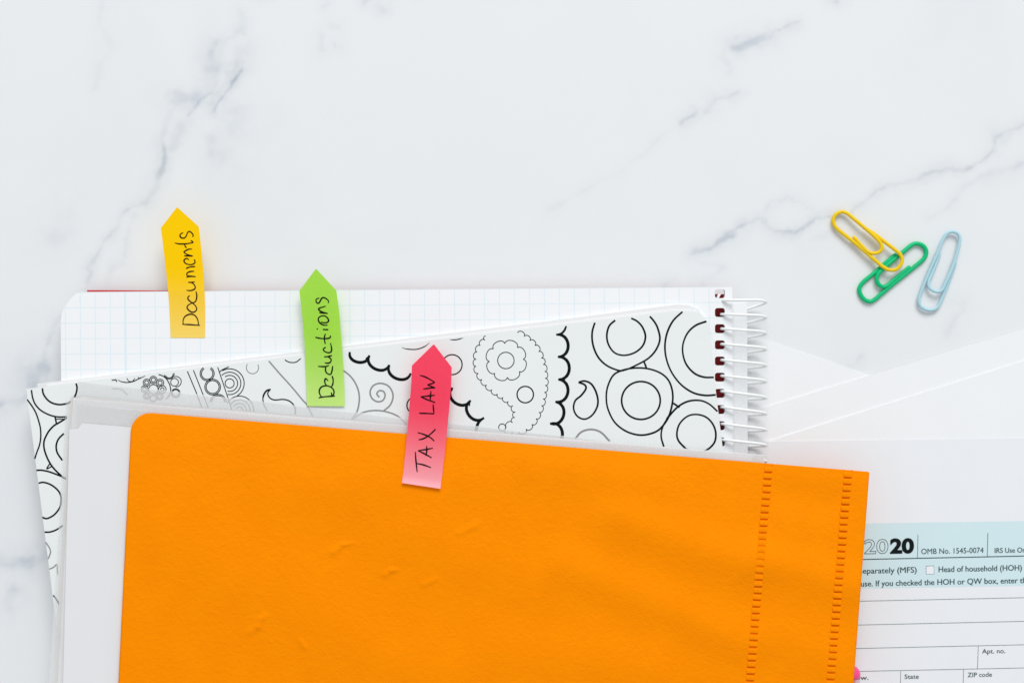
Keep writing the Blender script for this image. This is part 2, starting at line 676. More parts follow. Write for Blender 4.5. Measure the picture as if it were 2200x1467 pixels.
# ------------------------------------------------------------------ pink highlighter, mostly under the folder
PINK = plain('pink_plastic', (0.85, 0.06, 0.26), 0.35, 0.5, bump=0)
HOT = plain('pink_ink_core', (0.85, 0.01, 0.14), 0.5, 0.3, bump=0)
BARREL = film('clear_pink_barrel', (0.80, 0.50, 0.58), 0.40, 0.15)
pz = ZF + 0.0036 + 0.0001
pen = thing('highlighter_pen', 'pink highlighter pen half hidden under the edge of the orange folder', 'highlighter', W(1826, 1700, ZF + 0.0001))


def lathe_y(profile, px, name, mat, n=24):
    """profile of (photograph y, radius mm) turned round an axis that runs down the picture"""
    V, F = [], []
    for (py, r) in profile:
        c = Vector(W(px + (py - 1428) * -0.075, py, pz))
        for k in range(n):
            a = 2 * math.pi * k / n
            V.append((c.x + r * MM * math.cos(a), c.y, c.z + r * MM * math.sin(a)))
    for i in range(len(profile) - 1):
        for k in range(n):
            a, b = i * n + k, i * n + (k + 1) % n
            F.append((a, a + n, b + n, b))
    F.append(tuple(range(n)))
    F.append(tuple((len(profile) - 1) * n + k for k in range(n))[::-1])
    return mk(name, V, F, mat, pen, smooth=True)


lathe_y([(1428.5, .6), (1429.5, 1.3), (1432, 2.1), (1436, 2.8), (1441, 3.3), (1446, 3.5), (1452, 3.5), (1454.5, 3.3), (1455, 2.6)], 1827, 'end_plug', PINK.m)
lathe_y([(1455.3, 3.45), (1480, 3.45), (1750, 3.45), (1755, 3.0)], 1827, 'barrel', BARREL.m)
lathe_y([(1457, 1.75), (1458, 2.0), (1740, 2.0), (1741, 1.5)], 1827, 'ink_core', HOT.m)
lathe_y([(1756, 3.5), (2020, 3.5), (2040, 2.4), (2060, 1.2)], 1827, 'cap', PINK.m)

# ------------------------------------------------------------------ spiral notebook
NB0 = 0.0013
ZP = 0.0090                      # top page
nb = thing('spiral_notebook', 'white grid paper notebook with white wire spiral and red cover edge', 'notebook', W(850, 1100, NB0))
# grid print on the page, 5 mm squares
G = Mat('grid_paper', (0.86, 0.87, 0.895), 0.75, 0.2)
go = Vector(W(140.3, 661.6, ZP)) - base_of(nb)
sp = (H - ZP) * K
sub = G.n('ShaderNodeVectorMath', operation='SUBTRACT')
G.l(G.obj(), sub.inputs[0])
sub.inputs[1].default_value = go
rot = G.n('ShaderNodeVectorRotate', rotation_type='Z_AXIS')
G.l(sub.outputs[0], rot.inputs['Vector'])
rot.inputs['Angle'].default_value = -0.0085
sep = G.n('ShaderNodeSeparateXYZ')
G.l(rot.outputs[0], sep.inputs[0])


def lines(sock, pitch, half):
    f = G.math('PINGPONG', sock, pitch * sp / 2)       # distance to the closest line
    x = G.n('ShaderNodeMapRange', interpolation_type='SMOOTHSTEP')
    G.l(f, x.inputs['Value'])
    x.inputs['From Min'].default_value = half * sp * 0.45
    x.inputs['From Max'].default_value = half * sp * 1.5
    x.inputs['To Min'].default_value = 1
    x.inputs['To Max'].default_value = 0
    return x.outputs[0]


def one(sock, at, half):
    f = G.math('ABSOLUTE', G.math('SUBTRACT', sock, at * sp))
    x = G.n('ShaderNodeMapRange', interpolation_type='SMOOTHSTEP')
    G.l(f, x.inputs['Value'])
    x.inputs['From Min'].default_value = half * sp * 0.6
    x.inputs['From Max'].default_value = half * sp * 1.3
    x.inputs['To Min'].default_value = 1
    x.inputs['To Max'].default_value = 0
    return x.outputs[0]


vx = G.math('ABSOLUTE', G.math('ADD', sep.outputs['X'], 32.17 * 40 * sp))
vy = G.math('ABSOLUTE', G.math('ADD', sep.outputs['Y'], 33.1 * 80 * sp))
lx = lines(vx, 32.17 * 1.0, 1.1)
ly = lines(vy, 33.1 * 1.0, 1.1)
inx = G.math('LESS_THAN', sep.outputs['X'], (1556 - 140.3) * sp)
iny = G.math('LESS_THAN', sep.outputs['Y'], 45 * sp)
gl = G.math('MULTIPLY', G.math('MULTIPLY', G.math('MAXIMUM', lx, ly), inx), iny)
gl = G.math('MULTIPLY', gl, G.math('MULTIPLY_ADD', G.noise(260, 3), 0.5))
gl.node.inputs[1].links[0].from_node.inputs[2].default_value = 0.10
bold = G.math('MULTIPLY', one(sep.outputs['X'], 32.17 * 4, 2.4), 0.42)
G.color(G.mix(G.math('MAXIMUM', gl, bold), (0.86, 0.87, 0.895), (0.47, 0.75, 0.82)))
G.bump(G.noise(2500, 2), 0.00003, 0.5)

HOLE_Y = [631 + 35.25 * k if k == 0 else 636.6 + 34.7 * k for k in range(28)]
HX0, HX1 = 1536.0, 1557.5


def punched(name, outline, holes, z0, z1, mat, parent):
    """sheet stack with punched holes: 2-D curve outline + hole outlines, filled and extruded"""
    cu = bpy.data.curves.new(name, 'CURVE')
    cu.dimensions = '2D'
    cu.fill_mode = 'BOTH'
    cu.extrude = 0.5
    for poly in [outline] + holes:
        sp_ = cu.splines.new('POLY')
        sp_.points.add(len(poly) - 1)
        for q, p in zip(sp_.points, poly):
            w = W(p[0], p[1], z1)
            q.co = (w[0] * 1000, w[1] * 1000, 0, 1)
        sp_.use_cyclic_u = True
    o = bpy.data.objects.new('t', cu)
    C.objects.link(o)
    bpy.context.view_layer.update()
    me = bpy.data.meshes.new_from_object(o.evaluated_get(bpy.context.evaluated_depsgraph_get()))
    V = [(v.co.x / 1000, v.co.y / 1000, z0 if v.co.z < 0 else z1) for v in me.vertices]
    F = [tuple(p.vertices) for p in me.polygons]
    bpy.data.objects.remove(o)
    bpy.data.meshes.remove(me)
    return mk(name, V, F, mat, parent)


def holes_at(dx=0.0, dy=0.0, grow=0.0):
    out = []
    for y in HOLE_Y:
        x0, x1, y0, y1, r = HX0 + dx - grow, HX1 + dx + grow, y - 9.6 + dy - grow, y + 9.6 + dy + grow, 5.0
        pts = []
        for cx, cy, a0 in ((x1 - r, y0 + r, -90), (x1 - r, y1 - r, 0), (x0 + r, y1 - r, 90), (x0 + r, y0 + r, 180)):
            for k in range(4):
                a = math.radians(a0 + 30 * k)
                pts.append((cx + r * math.cos(a), cy + r * math.sin(a)))
        out.append(pts)
    return out


def page_outline(dl=0, dt=0, dr=0):
    return [(172 + dl, 627.5 + dt), (163 + dl, 631 + dt), (150 + dl, 644 + dt), (139 + dl, 659 + dt), (133 + dl, 674 + dt), (130.5 + dl, 690 + dt),
            (137 + dl, 1600), (1580 + dr, 1600), (1573 + dr, 616.5 + dt)]


# the lower pages that stick out at the spine
for k, (xr, yt, z0, z1) in enumerate([(1605, 648, .0030, .0033), (1602, 650, .0033, .0035), (1584, 652, .0035, .00365), (1579, 655, .00365, .0038)]):
    slab('page', [(300, yt + 10), (xr, yt), (xr + 5, 1600), (305, 1610)], z0, z1, PAGE_EDGE.m, nb)
slab('back_cover', [(140, 668), (1560, 660), (1566, 1604), (146, 1612)], NB0, NB0 + 0.0016, PAGE_EDGE.m, nb)
slab('cover', [(187, 623.2), (1566, 632), (1570, 1604), (191, 1606)], 0.0038, 0.0042, RED.m, nb)
NPG = 9
for k in range(NPG):
    z0 = 0.0043 + k * (ZP - 0.0043) / NPG
    z1 = 0.0043 + (k + 1) * (ZP - 0.0043) / NPG
    if k < NPG - 1:
        d = [random.uniform(-1.5, 1.5) for _ in range(3)]
        sh = (NPG - 1 - k) * 0.9
        punched('page', page_outline(d[0] + 1, d[1] + 1.2, d[2] - 1), holes_at(-sh * .3, random.uniform(-.4, .4), 0.3), z0, z1 - 0.00004, PAGE_EDGE.m, nb)
    else:
        punched('grid_page', page_outline(), holes_at(), z0, ZP, G.m, nb)

# wire spiral
ys = [645, 675, 706, 739, 773, 807, 840, 874, 910, 944]
yt = [650, 683, 717, 751, 786, 820, 855, 889, 924, 957]
while len(ys) < 27:
    ys.append(ys[-1] + 34.3)
    yt.append(yt[-1] + 34.3)
CZ, RZ, RW = 0.0072, 0.0042, 0.00046
pts = []
XL, XR = 1549.5, 1646.0
cx, rx = (XL + XR) / 2, (XR - XL) / 2
# the cut end of the wire, turned down into the first hole
pts += [W(1547, 632, 0.0080), W(1544, 635, 0.0084), W(1542, 640, 0.0084), W(1543, 644, 0.0078)]
for k in range(len(ys)):
    n = 26
    A = max(3.0, 5.8 - 0.4 * k)                     # half the gap of the loop seen from above
    d = max(1.0, 12.3 * 0.77 ** k)
    B = min(0.8, d * .3)
    D = B + (d - B) / 0.39
    for i in range(n):
        ph = math.pi * (1 - i / n)
        xf = (1 - math.cos(ph)) / 2
        y = yt[k] - A * math.sin(min(ph * 1.5, math.pi / 2)) - (yt[k] - A - ys[k]) * xf
        pts.append(W(XR - (XR - XL) * xf, y, CZ + RZ * math.sin(ph) ** 0.8))
    if k + 1 < len(ys):
        for i in range(n):
            ph = math.pi * i / n
            xf = (1 - math.cos(ph)) / 2
            y = yt[k] + B * math.sin(min(ph * 2.6, math.pi / 2)) + (D - B) * xf
            if xf > 0.5:
                g = (xf - 0.5) / 0.5
                y = y * (1 - g) + ys[k + 1] * g
            z = CZ - (CZ - NB0 - RW - 0.0002) * math.sin(ph) ** 0.8
            pts.append(W(XR - (XR - XL) * xf, y, z))
V, F = tube(pts, RW, 12)
mk('wire_spiral', V, F, COIL.m, nb, smooth=True)

# ------------------------------------------------------------------ notebook with the line-art cover
PL0, PLC = 0.00905, 0.0113
pn = thing('patterned_notebook', 'flat notebook with black line art of circles scallops and paisley on white cover', 'notebook', W(800, 1150, PL0))
slab('pages', [(80, 824), (164, 814.5), (820, 733.7), (1180, 689.6), (1452, 654.6), (1478, 655), (1500, 664), (1512, 683), (1522, 760), (1640, 1690), (200, 1720)],
     PL0, 0.0103, PAD.m, pn)
slab('under_sheet', [(100, 828), (164, 820), (820, 741.5), (1180, 699), (1440, 667), (1500, 668), (1520, 690), (1640, 1690), (205, 1720)],
     0.0103, 0.0110, PAD.m, pn)
cov = slab('cover', [(56.5, 835.4), (164.5, 821), (820, 743.6), (1180, 701.7), (1462, 667.6), (1488, 668.5), (1508, 676), (1519, 690), (1525, 712),
                     (1534, 800), (1542, 880), (1553, 971), (1632, 1700), (170, 1725)], 0.01105, PLC, COVERP.m, pn)
za = lambda off: (lambda x, y: PLC + off)
bk, gy, th = Ink(za(.00003), gain=1.12), Ink(za(.00003), gain=1.15), Ink(za(.00003), gain=1.35)
# rings at the right
z4 = Z(1180, 600, 3.492)
LW = 3.5
for p in (
    [(495, 307), (450, 350), (432, 420), (445, 490), (490, 550), (560, 570), (640, 550), (700, 500), (722, 430), (700, 360), (660, 315), (615, 292)],
    [(342, 325), (322, 400), (328, 490), (365, 580), (430, 645), (520, 683), (570, 679), (640, 650), (740, 595), (800, 530), (830, 450), (815, 370), (790, 320), (755, 278)],
    [(860, 1255), (840, 1180), (850, 1110), (890, 1040), (960, 960), (1040, 915), (1130, 908), (1200, 935), (1262, 990)],
    [(1025, 1270), (970, 1210), (958, 1150), (980, 1080), (1040, 1025), (1110, 1013), (1180, 1035), (1230, 1090), (1250, 1160), (1235, 1230), (1170, 1285), (1080, 1300), (1025, 1270)],
    [(1000, 243), (930, 310), (885, 400), (868, 500), (880, 600), (920, 700), (990, 790), (1080, 850), (1170, 870), (1250, 866)],
    [(1180, 315), (1100, 345), (1040, 400), (1005, 480), (1003, 560), (1030, 640), (1090, 705), (1160, 733), (1235, 735)],
    [(712, 620), (722, 645), (730, 668)], [(930, 928), (955, 945), (978, 960)], [(880, 1050), (905, 1010)],
    [(220, 772), (262, 762), (310, 780), (345, 830), (365, 900), (358, 960), (320, 1020), (265, 1048), (210, 1025), (183, 970), (195, 910), (240, 870), (275, 820), (265, 790), (220, 772)],
):
    bk.stroke(z4(p), LW, wob=.08)
bk.stroke(z4([(545, 683), (480, 720), (440, 800), (428, 880), (440, 970), (490, 1070), (570, 1135), (660, 1165), (740, 1162), (820, 1130), (880, 1060),
              (910, 990), (927, 900), (920, 820), (890, 750), (830, 700), (740, 670), (640, 665)]), LW, closed=True, wob=.08)
bk.circle((1180 + 688 / 3.492, 600 + 908 / 3.492), 145 / 3.492, LW, ry=142 / 3.492)
gy.stroke(z4([(195, 1195), (240, 1145), (310, 1125), (385, 1145), (455, 1215)]), 3.6)
# scallops and paisley
z6 = Z(1000, 690, 5.642)
bk.stroke(z6([(1222, 58), (1200, 110), (1160, 150), (1100, 163)]), 4.2, taper=.3)
bk.scallop(z6([(1100, 162), (1120, 432), (1125, 705), (1090, 975), (1025, 1240), (1080, 1480)]), .50, 6.0, taper=.35)
for c in z6([(1100, 162), (1120, 432), (1125, 705), (1090, 975), (1025, 1240)]):
    bk.poly([(c[0] - .5, c[1]), (c[0] + 14, c[1] - 3.6), (c[0] + 15, c[1] + 3.2)])
pz6 = z6([(245, 180), (237, 228), (180, 295), (140, 372), (130, 460), (128, 545), (155, 630), (200, 705), (255, 770), (320, 828), (388, 880), (455, 920),
          (520, 970), (575, 1022), (605, 1098), (600, 1168), (570, 1228), (495, 1285)])
th.scallop(pz6[::-1], .43, 1.25)
th.scallop(z6([(632, 140), (712, 185), (780, 235), (842, 295), (888, 368), (920, 447), (942, 525), (960, 610), (965, 692), (968, 778), (955, 860), (940, 940),
               (922, 1022), (890, 1102), (855, 1180), (805, 1248), (735, 1305), (650, 1345), (565, 1345), (480, 1330)]), .44, 1.25)
fl = z6([(478, 270), (630, 320), (700, 460), (652, 610), (508, 680), (355, 630), (290, 487), (338, 335), (478, 270)])
th.scallop(fl, .38, 1.3)
th.circle(z6([(490, 475)])[0], 100 / 5.642, 1.4)
bk.circle(z6([(725, 888)])[0], 100 / 5.642, 2.6)
th.circle(z6([(445, 1285)])[0], 43 / 5.642, 1.3)
# scallops behind the pink flag, spiral, thin arcs
z3 = Z(740, 640, 3.492)
bk.scallop(z3([(40, 405), (187, 430), (337, 502), (498, 565)])[::-1], .44, 6.0, taper=.3)
bk.scallop(z3([(560, 560), (700, 640), (810, 672)])[::-1], .42, 5.8, taper=.3)
bk.scallop(z3([(808, 672), (947, 768), (1048, 898)])[::-1], .48, 6.0, taper=.3)
for c in z3([(187, 430), (337, 502), (947, 768)]):
    bk.poly([(c[0], c[1] - 1), (c[0] - 9, c[1] + 7), (c[0] - 1.5, c[1] + 13)])
bk.stroke(z3([(1048, 898), (1008, 930), (988, 990), (990, 1060)]), 5.6, taper=.4)
for p in ([(430, 372), (470, 383), (540, 385), (600, 365), (640, 335)], [(790, 313), (840, 313), (890, 300)]):
    bk.stroke(z3(p), 2.0, taper=.7)
bk.circle(z3([(808, 500)])[0], 75 / 3.492, 2.4)
bk.circle(z3([(530, 805)])[0], 62 / 3.492, 2.4)
gy.stroke(z3([(-60, 528), (0, 550), (60, 605), (100, 680), (112, 760), (95, 850), (55, 910)]), 3.0)
gy.stroke(z3([(55, 910), (150, 855), (270, 845), (390, 880), (470, 950)]), 2.8)
gy.stroke(z3([(262, 745), (243, 718), (263, 695), (294, 702), (305, 735), (285, 770), (245, 777), (205, 750), (193, 700), (220, 655), (275, 640), (335, 665),
              (365, 730), (345, 800), (296, 845)]), 3.0)
# the band of circles
z2 = Z(380, 600, 4.075)
q = 1 / 4.075
for p in ([(92, 805), (165, 978), (205, 1085), (240, 1180)], [(145, 795), (220, 985), (262, 1090), (300, 1190)], [(358, 770), (440, 1015), (480, 1140)]):
    th.stroke(z2(p), 1.5, smooth=False)
for c, rr, a0, a1 in (((265, 825), (62, 50), -58, 238), ((313, 942), (69, 57), 0, 360), ((362, 1075), (69, 57), 180, 360)):
    for r in rr:
        th.circle(z2([c])[0], r * q, 1.5, a0, a1)
for r, a0, a1 in ((40, 0, 360), (70, -125, 105), (98, -135, 100), (127, -120, 60)):
    th.circle(z2([(462, 910)])[0], r * q, 1.5, a0, a1)
for r in (30, 60, 92, 124):
    th.circle(z2([(548, 1145)])[0], r * q, 1.4, -150, 10)
th.stroke(z2([(372, 812), (400, 790), (455, 765)]), 1.5)
gy.circle(z2([(662, 772)])[0], 54 * q, 1.6, -30, 215)
gy.stroke(z2([(805, 715), (900, 825), (1000, 935), (1100, 1055), (1140, 1100), (1190, 1200)]), 2.7)
th.stroke(z2([(945, 705), (985, 725), (1040, 725), (1085, 693)]), 1.6)
bk.stroke(z2([(752, 1050), (760, 1012), (785, 975), (822, 960)]), 3.4, taper=.5)
bk.stroke(z2([(818, 964), (800, 985), (797, 1010), (820, 1042), (860, 1055), (930, 1050), (980, 1062), (1012, 1087), (1035, 1125), (1036, 1180)]), 2.4)
bk.stroke(z2([(752, 1050), (762, 1095), (792, 1150)]), 2.2)
# the flower cluster at the left
z5 = Z(240, 760, 12.225)
q = 1 / 12.225
for c, rr in (((918, 752), (92, 52)), ((1093, 683), (96, 56)), ((1270, 760), (97, 55)), ((862, 925), (92, 50)), ((1095, 930), (124,)), ((1330, 932), (100, 46)),
              ((920, 1110), (82, 46)), ((1255, 1112), (96, 56)), ((1650, 745), (103,)), ((1680, 1030), (116, 90)), ((1090, 1170), (80,))):
    for r in rr:
        th.circle(z5([c])[0], r * q, 1.35)
th.circle(z5([(1688, 730)])[0], 138 * q, 1.35, -110, 95)
th.circle(z5([(1510, 530)])[0], 128 * q, 1.5, -12, 170)
th.circle(z5([(1510, 530)])[0], 100 * q, 1.2, -5, 160)
bk.stroke(z5([(1230, 540), (1340, 580), (1430, 650), (1500, 760), (1545, 890), (1540, 1000), (1500, 1110), (1420, 1190)]), 1.9)
bk.stroke(z5([(160, 680), (250, 728), (400, 750), (560, 725), (700, 660), (880, 580)]), 1.9, taper=.5)
th.stroke(z5([(400, 640), (450, 715), (540, 720), (610, 640)]), 1.2)
th.stroke(z5([(690, 610), (720, 640), (770, 620)]), 1.2)
th.stroke(z5([(0, 690), (60, 688), (110, 680), (130, 735)]), 1.6)
gy.stroke(z5([(0, 915), (150, 920), (260, 935), (340, 1010), (420, 1075)]), 2.2)
# the rings down the left edge
z8 = Z(50, 800, 9.168)
for p, w in (([(376, 310), (395, 420), (470, 530), (570, 600), (690, 630), (790, 625), (900, 595), (990, 510), (1040, 410), (1058, 300), (1040, 215)], 2.7),
             ([(160, 345), (185, 500), (240, 630), (340, 740), (480, 820), (600, 860), (720, 876), (860, 870)], 2.4),
             ([(75, 530), (170, 660), (250, 800), (310, 980), (340, 1120), (342, 1300), (315, 1440), (270, 1560), (225, 1700)], 2.3),
             ([(860, 890), (700, 990), (600, 1050), (500, 1160), (430, 1290), (405, 1380), (412, 1500), (455, 1640), (530, 1790), (630, 1920), (800, 2080)], 2.8),
             ([(800, 1200), (700, 1300), (655, 1400), (650, 1500), (680, 1600), (770, 1730)], 2.8),
             ([(625, 870), (640, 940), (655, 1015)], 2.6), ([(640, 917), (720, 917), (830, 917)], 1.6)):
    bk.stroke(z8(p), w * 1.22)
z9 = Z(50, 950, 7.335)
for p, w in (([(205, 440), (290, 438), (400, 460), (500, 495), (600, 535), (680, 580)], 2.7), ([(420, 330), (370, 415), (445, 380)], 2.0),
             ([(240, 642), (310, 628), (400, 650), (480, 695), (550, 760), (588, 830), (596, 910), (580, 1010), (540, 1080), (480, 1145), (400, 1190), (350, 1198), (300, 1178)], 2.7),
             ([(335, 1412), (400, 1412), (460, 1400), (530, 1370), (620, 1310)], 2.6)):
    bk.stroke(z9(p), w * 1.22)
z10 = Z(70, 1130, 7.335)
gy.stroke(z10([(205, 250), (262, 335), (282, 410), (245, 515)]), 2.4)
gy.stroke(z10([(265, 674), (330, 645), (382, 603), (390, 700), (395, 760)]), 2.4)
bk.stroke(z10([(325, 1085), (375, 1150), (420, 1230)]), 2.6)
bk.build('printed_line', INK.m, cov, True)
th.build('printed_fine_line', THININK.m, cov, True)
gy.build('printed_grey_line', GREYINK.m, cov, True)

# ------------------------------------------------------------------ report folder
FZ0 = 0.0115
fold = thing('report_folder', 'bright orange leather grain folder with frosted plastic sleeves and white papers inside', 'folder', W(1000, 1300, FZ0))


def wavy_sheet(name, quad, zf, mat, parent, nx=60, ny=40, cut=None):
    tl, tr, br, bl = [np.array(q_, float) for q_ in quad]
    V, F = [], []
    for j in range(ny + 1):
        for i in range(nx + 1):
            u, v = i / nx, (j / ny) ** 1.5
            p = (tl * (1 - u) + tr * u) * (1 - v) + (bl * (1 - u) + br * u) * v
            if cut and i == 0 and j == 0:
                p = p + np.array(cut)
            V.append(W(p[0], p[1], zf(u, v, p)))
    for j in range(ny):
        for i in range(nx):
            a = j * (nx + 1) + i
            F.append((a, a + nx + 1, a + nx + 2, a + 1))
    return mk(name, V, F, mat, parent, smooth=True)


wavy_sheet('plastic_sleeve', [(168, 817), (1640, 985), (1600, 1700), (150, 1690)],
           lambda u, v, p: 0.0116 + 0.0007 * max(0, (u - .85) / .15) + 0.00012 * math.sin(u * 17) + 0.0001 * math.sin(u * 41 + v * 20), SLEEVE_A.m, fold)
wavy_sheet('plastic_sleeve', [(152, 850), (1642, 979), (1600, 1760), (104, 1700)],
           lambda u, v, p: 0.0120 + 0.0006 * max(0, (u - .85) / .15) + 0.00015 * math.sin(u * 13 + 1) + 0.0001 * math.sin(u * 33 + v * 14), SLEEVE_B.m, fold, cut=(6, 8))
wavy_sheet('plastic_sleeve', [(157, 855), (1643, 977), (1600, 1760), (112, 1700)],
           lambda u, v, p: 0.0124 + 0.0003 * max(0, (u - .85) / .15) + 0.00010 * math.sin(u * 19 + 2), SLEEVE_C.m, fold)
wavy_sheet('plastic_sleeve', [(166, 868), (1641, 991), (1600, 1760), (124, 1700)],
           lambda u, v, p: 0.0126 + 0.0002 * max(0, (u - .85) / .15) + 0.00008 * math.sin(u * 23 + 5), SLEEVE_D.m, fold)
wavy_sheet('plastic_sleeve', [(142, 858), (700, 908), (660, 1760), (92, 1700)],
           lambda u, v, p: 0.01185 + 0.00008 * math.sin(v * 23 + 5), SLEEVE_D.m, fold)
slab('filed_papers', [(176, 909), (184, 909.5), (1630, 1030), (1600, 1700), (130, 1690), (149, 922), (168, 920)], 0.0128, 0.0131, SHEET.m, fold)

# orange cover with its two lines of hinge slots
OR = Mat('orange_leatherette', (0.90, 0.24, 0.0), 0.6, 0.03)
vor = OR.n('ShaderNodeTexVoronoi')
vor.feature = 'SMOOTH_F1'
wn = OR.n('ShaderNodeTexNoise')
wn.inputs['Scale'].default_value = 500
OR.l(OR.obj(), wn.inputs['Vector'])
ad = OR.n('ShaderNodeVectorMath', operation='MULTIPLY_ADD')
OR.l(wn.outputs['Color'], ad.inputs[0])
ad.inputs[1].default_value = (0.0025, 0.0025, 0.0025)
OR.l(OR.obj(), ad.inputs[2])
OR.l(ad.outputs[0], vor.inputs['Vector'])
vor.inputs['Scale'].default_value = 620
OR.bump(vor.outputs['Distance'], 0.00018, 0.65)
OR.bump(OR.noise(1500, 3, 0.6), 0.00018, 0.7)
OR.bump(OR.noise(160, 3, 0.55), 0.0003, 0.2)
cn = OR.noise(120, 4)
OR.color(OR.mix(cn, (0.98, 0.276, 0.0), (0.925, 0.245, 0.0)))

ZO = 0.0143


def rib_x(col, py):
    return (1651 - 0.0875 * (py - 1002)) if col == 0 else (1822 - 0.0845 * (py - 1012))


def gauss_line(px, py, a, b, w):
    ax, ay = a
    bx, by = b
    dx, dy = bx - ax, by - ay
    L2 = dx * dx + dy * dy
    t = ((px - ax) * dx + (py - ay) * dy) / L2
    tc = np.clip(t, 0, 1)
    d2 = (px - ax - tc * dx) ** 2 + (py - ay - tc * dy) ** 2
    return np.exp(-d2 / (w * w))


def orange_z(px, py):
    px = np.asarray(px, float)
    py = np.asarray(py, float)
    z = np.zeros_like(px + py)
    # bows and buckles of the soft cover (mm)
    for a, b, w, h in (((1330, 1110), (1610, 1215), 50, .62), ((1220, 1215), (1590, 1375), 44, .50), ((1080, 1390), (1400, 1440), 60, .4),
                       ((1640, 1200), (1830, 1260), 45, .55), ((1660, 1370), (1800, 1420), 55, .4), ((900, 1150), (1150, 1250), 70, .30),
                       ((600, 1060), (1000, 1030), 60, .22), ((380, 1150), (700, 1320), 90, .3), ((760, 1400), (1100, 1480), 70, .3),
                       ((1150, 1000), (1400, 1030), 45, .3), ((1680, 1060), (1800, 1080), 40, -.3)):
        z = z + 1.9 * h * gauss_line(px, py, a, b, w)
    # small dents
    for a, b, w, h in (((716, 1187), (736, 1170), 6, .30), ((736, 1170), (758, 1166), 4, .22), ((828, 1234), (840, 1225), 6, .26), ((840, 1225), (854, 1223), 4, .16),
                       ((910, 1256), (936, 1243), 6, .18), ((535, 1358), (554, 1346), 6, .16), ((554, 1346), (562, 1328), 6, .28), ((562, 1328), (570, 1320), 4, .16),
                       ((645, 1376), (654, 1390), 4.5, .24), ((985, 1145), (1020, 1130), 7, .14), ((1005, 1138), (1030, 1122), 5, .10)):
        z = z + 1.5 * h * gauss_line(px, py, a, b, w)
    # rolls off a little at the top edge
    top = 884 + (px - 283) * 0.0814
    d = np.clip(py - top, 0, 400)
    z = z - 0.75 * np.exp(-d / 45.0)
    z = z + 0.35 * fbm(px / 210 + 3, py / 210 + 8, 2)
    for c in (0, 1):
        xr = (1651 - 0.0875 * (py - 1002)) if c == 0 else (1822 - 0.0845 * (py - 1012))
        z = z - 0.55 * np.clip((8.6 - np.abs(px - xr)) / 1.6, 0, 1)
    return ZO + z * MM


def build_orange():
    TL, TR, BR, BL = np.array((283, 883.5)), np.array((1868, 1013.)), np.array((1790, 2050.)), np.array((232, 1920.))
    nx, ny = 340, 240
    vs = np.concatenate([np.linspace(0, 0.045, 26)[:-1], np.linspace(0.045, 0.60, ny - 40), np.linspace(0.60, 1, 16)[1:]])
    Hh = np.linalg.norm(BL - TL)
    Wd = np.linalg.norm(TR - TL)
    us = np.linspace(0, 1, nx + 1)
    for c0, c1 in ((1585, 1675), (1757, 1845)):      # finer where the hinge slots run
        a0, a1 = (c0 - 250) / 1600, (c1 - 272) / 1588
        us = np.concatenate([us[us < a0], np.arange(a0, a1, 1.5 / 1585), us[us > a1]])
    R = 44.0
    P = []
    for v in vs:
        d = v * Hh
        ind = R - math.sqrt(max(0, R * R - (R - d) ** 2)) if d < R else 0
        ind2 = 3 - math.sqrt(max(0, 9 - (3 - d) ** 2)) if d < 3 else 0
        u = ind / Wd + us * (1 - ind / Wd - ind2 / Wd)
        row = ((TL[None] * (1 - u[:, None]) + TR[None] * u[:, None]) * (1 - v) + (BL[None] * (1 - u[:, None]) + BR[None] * u[:, None]) * v)
        P.append(row)
    P = np.array(P)
    zz = orange_z(P[..., 0], P[..., 1])
    s = (H - zz) * K
    X = (P[..., 0] - 1100) * s
    Y = -(P[..., 1] - 733.5) * s
    V = np.stack([X.ravel(), Y.ravel(), zz.ravel()], 1)
    m, n = P.shape[:2]
    i = np.arange(m * n).reshape(m, n)
    F = np.stack([i[:-1, :-1].ravel(), i[1:, :-1].ravel(), i[1:, 1:].ravel(), i[:-1, 1:].ravel()], 1).tolist()
    o = mk('cover', V, F, OR.m, fold, smooth=True)
    md = o.modifiers.new('thickness', 'SOLIDIFY')
    md.thickness = 0.0006
    md.offset = -1
    return o


ocov = build_orange()
# hinge ribs: one mesh, shared
bm = bmesh.new()
bmesh.ops.create_cube(bm, size=1.0)
bmesh.ops.scale(bm, vec=(0.0029, 0.00168, 0.00085), verts=bm.verts)
bmesh.ops.bevel(bm, geom=[e for e in bm.edges], offset=0.00026, segments=2, affect='EDGES', profile=0.6)
ribm = bpy.data.meshes.new('hinge_rib')
bm.to_mesh(ribm)
bm.free()
ribm.materials.append(OR.m)
for p in ribm.polygons:
    p.use_smooth = True
cb = base_of(ocov)
for col in (0, 1):
    y = 1007.5 if col == 0 else 1019.0
    k = 0
    while y < 1590:
        o = bpy.data.objects.new('hinge_rib', ribm)
        C.objects.link(o)
        o.parent = ocov
        x = rib_x(col, y)
        zc = float(orange_z(x - 30, y) + orange_z(x + 30, y)) / 2 - 0.00030 + random.uniform(-.00006, .00006)
        o.location = Vector(W(x + random.uniform(-.6, .6), y, zc)) - cb
        o.rotation_euler = (random.uniform(-.05, .05), random.uniform(-.02, .02), math.radians(-2.0 + random.uniform(-1.2, 1.2)))
        y += 14.42
        k += 1

# ------------------------------------------------------------------ sticky flags


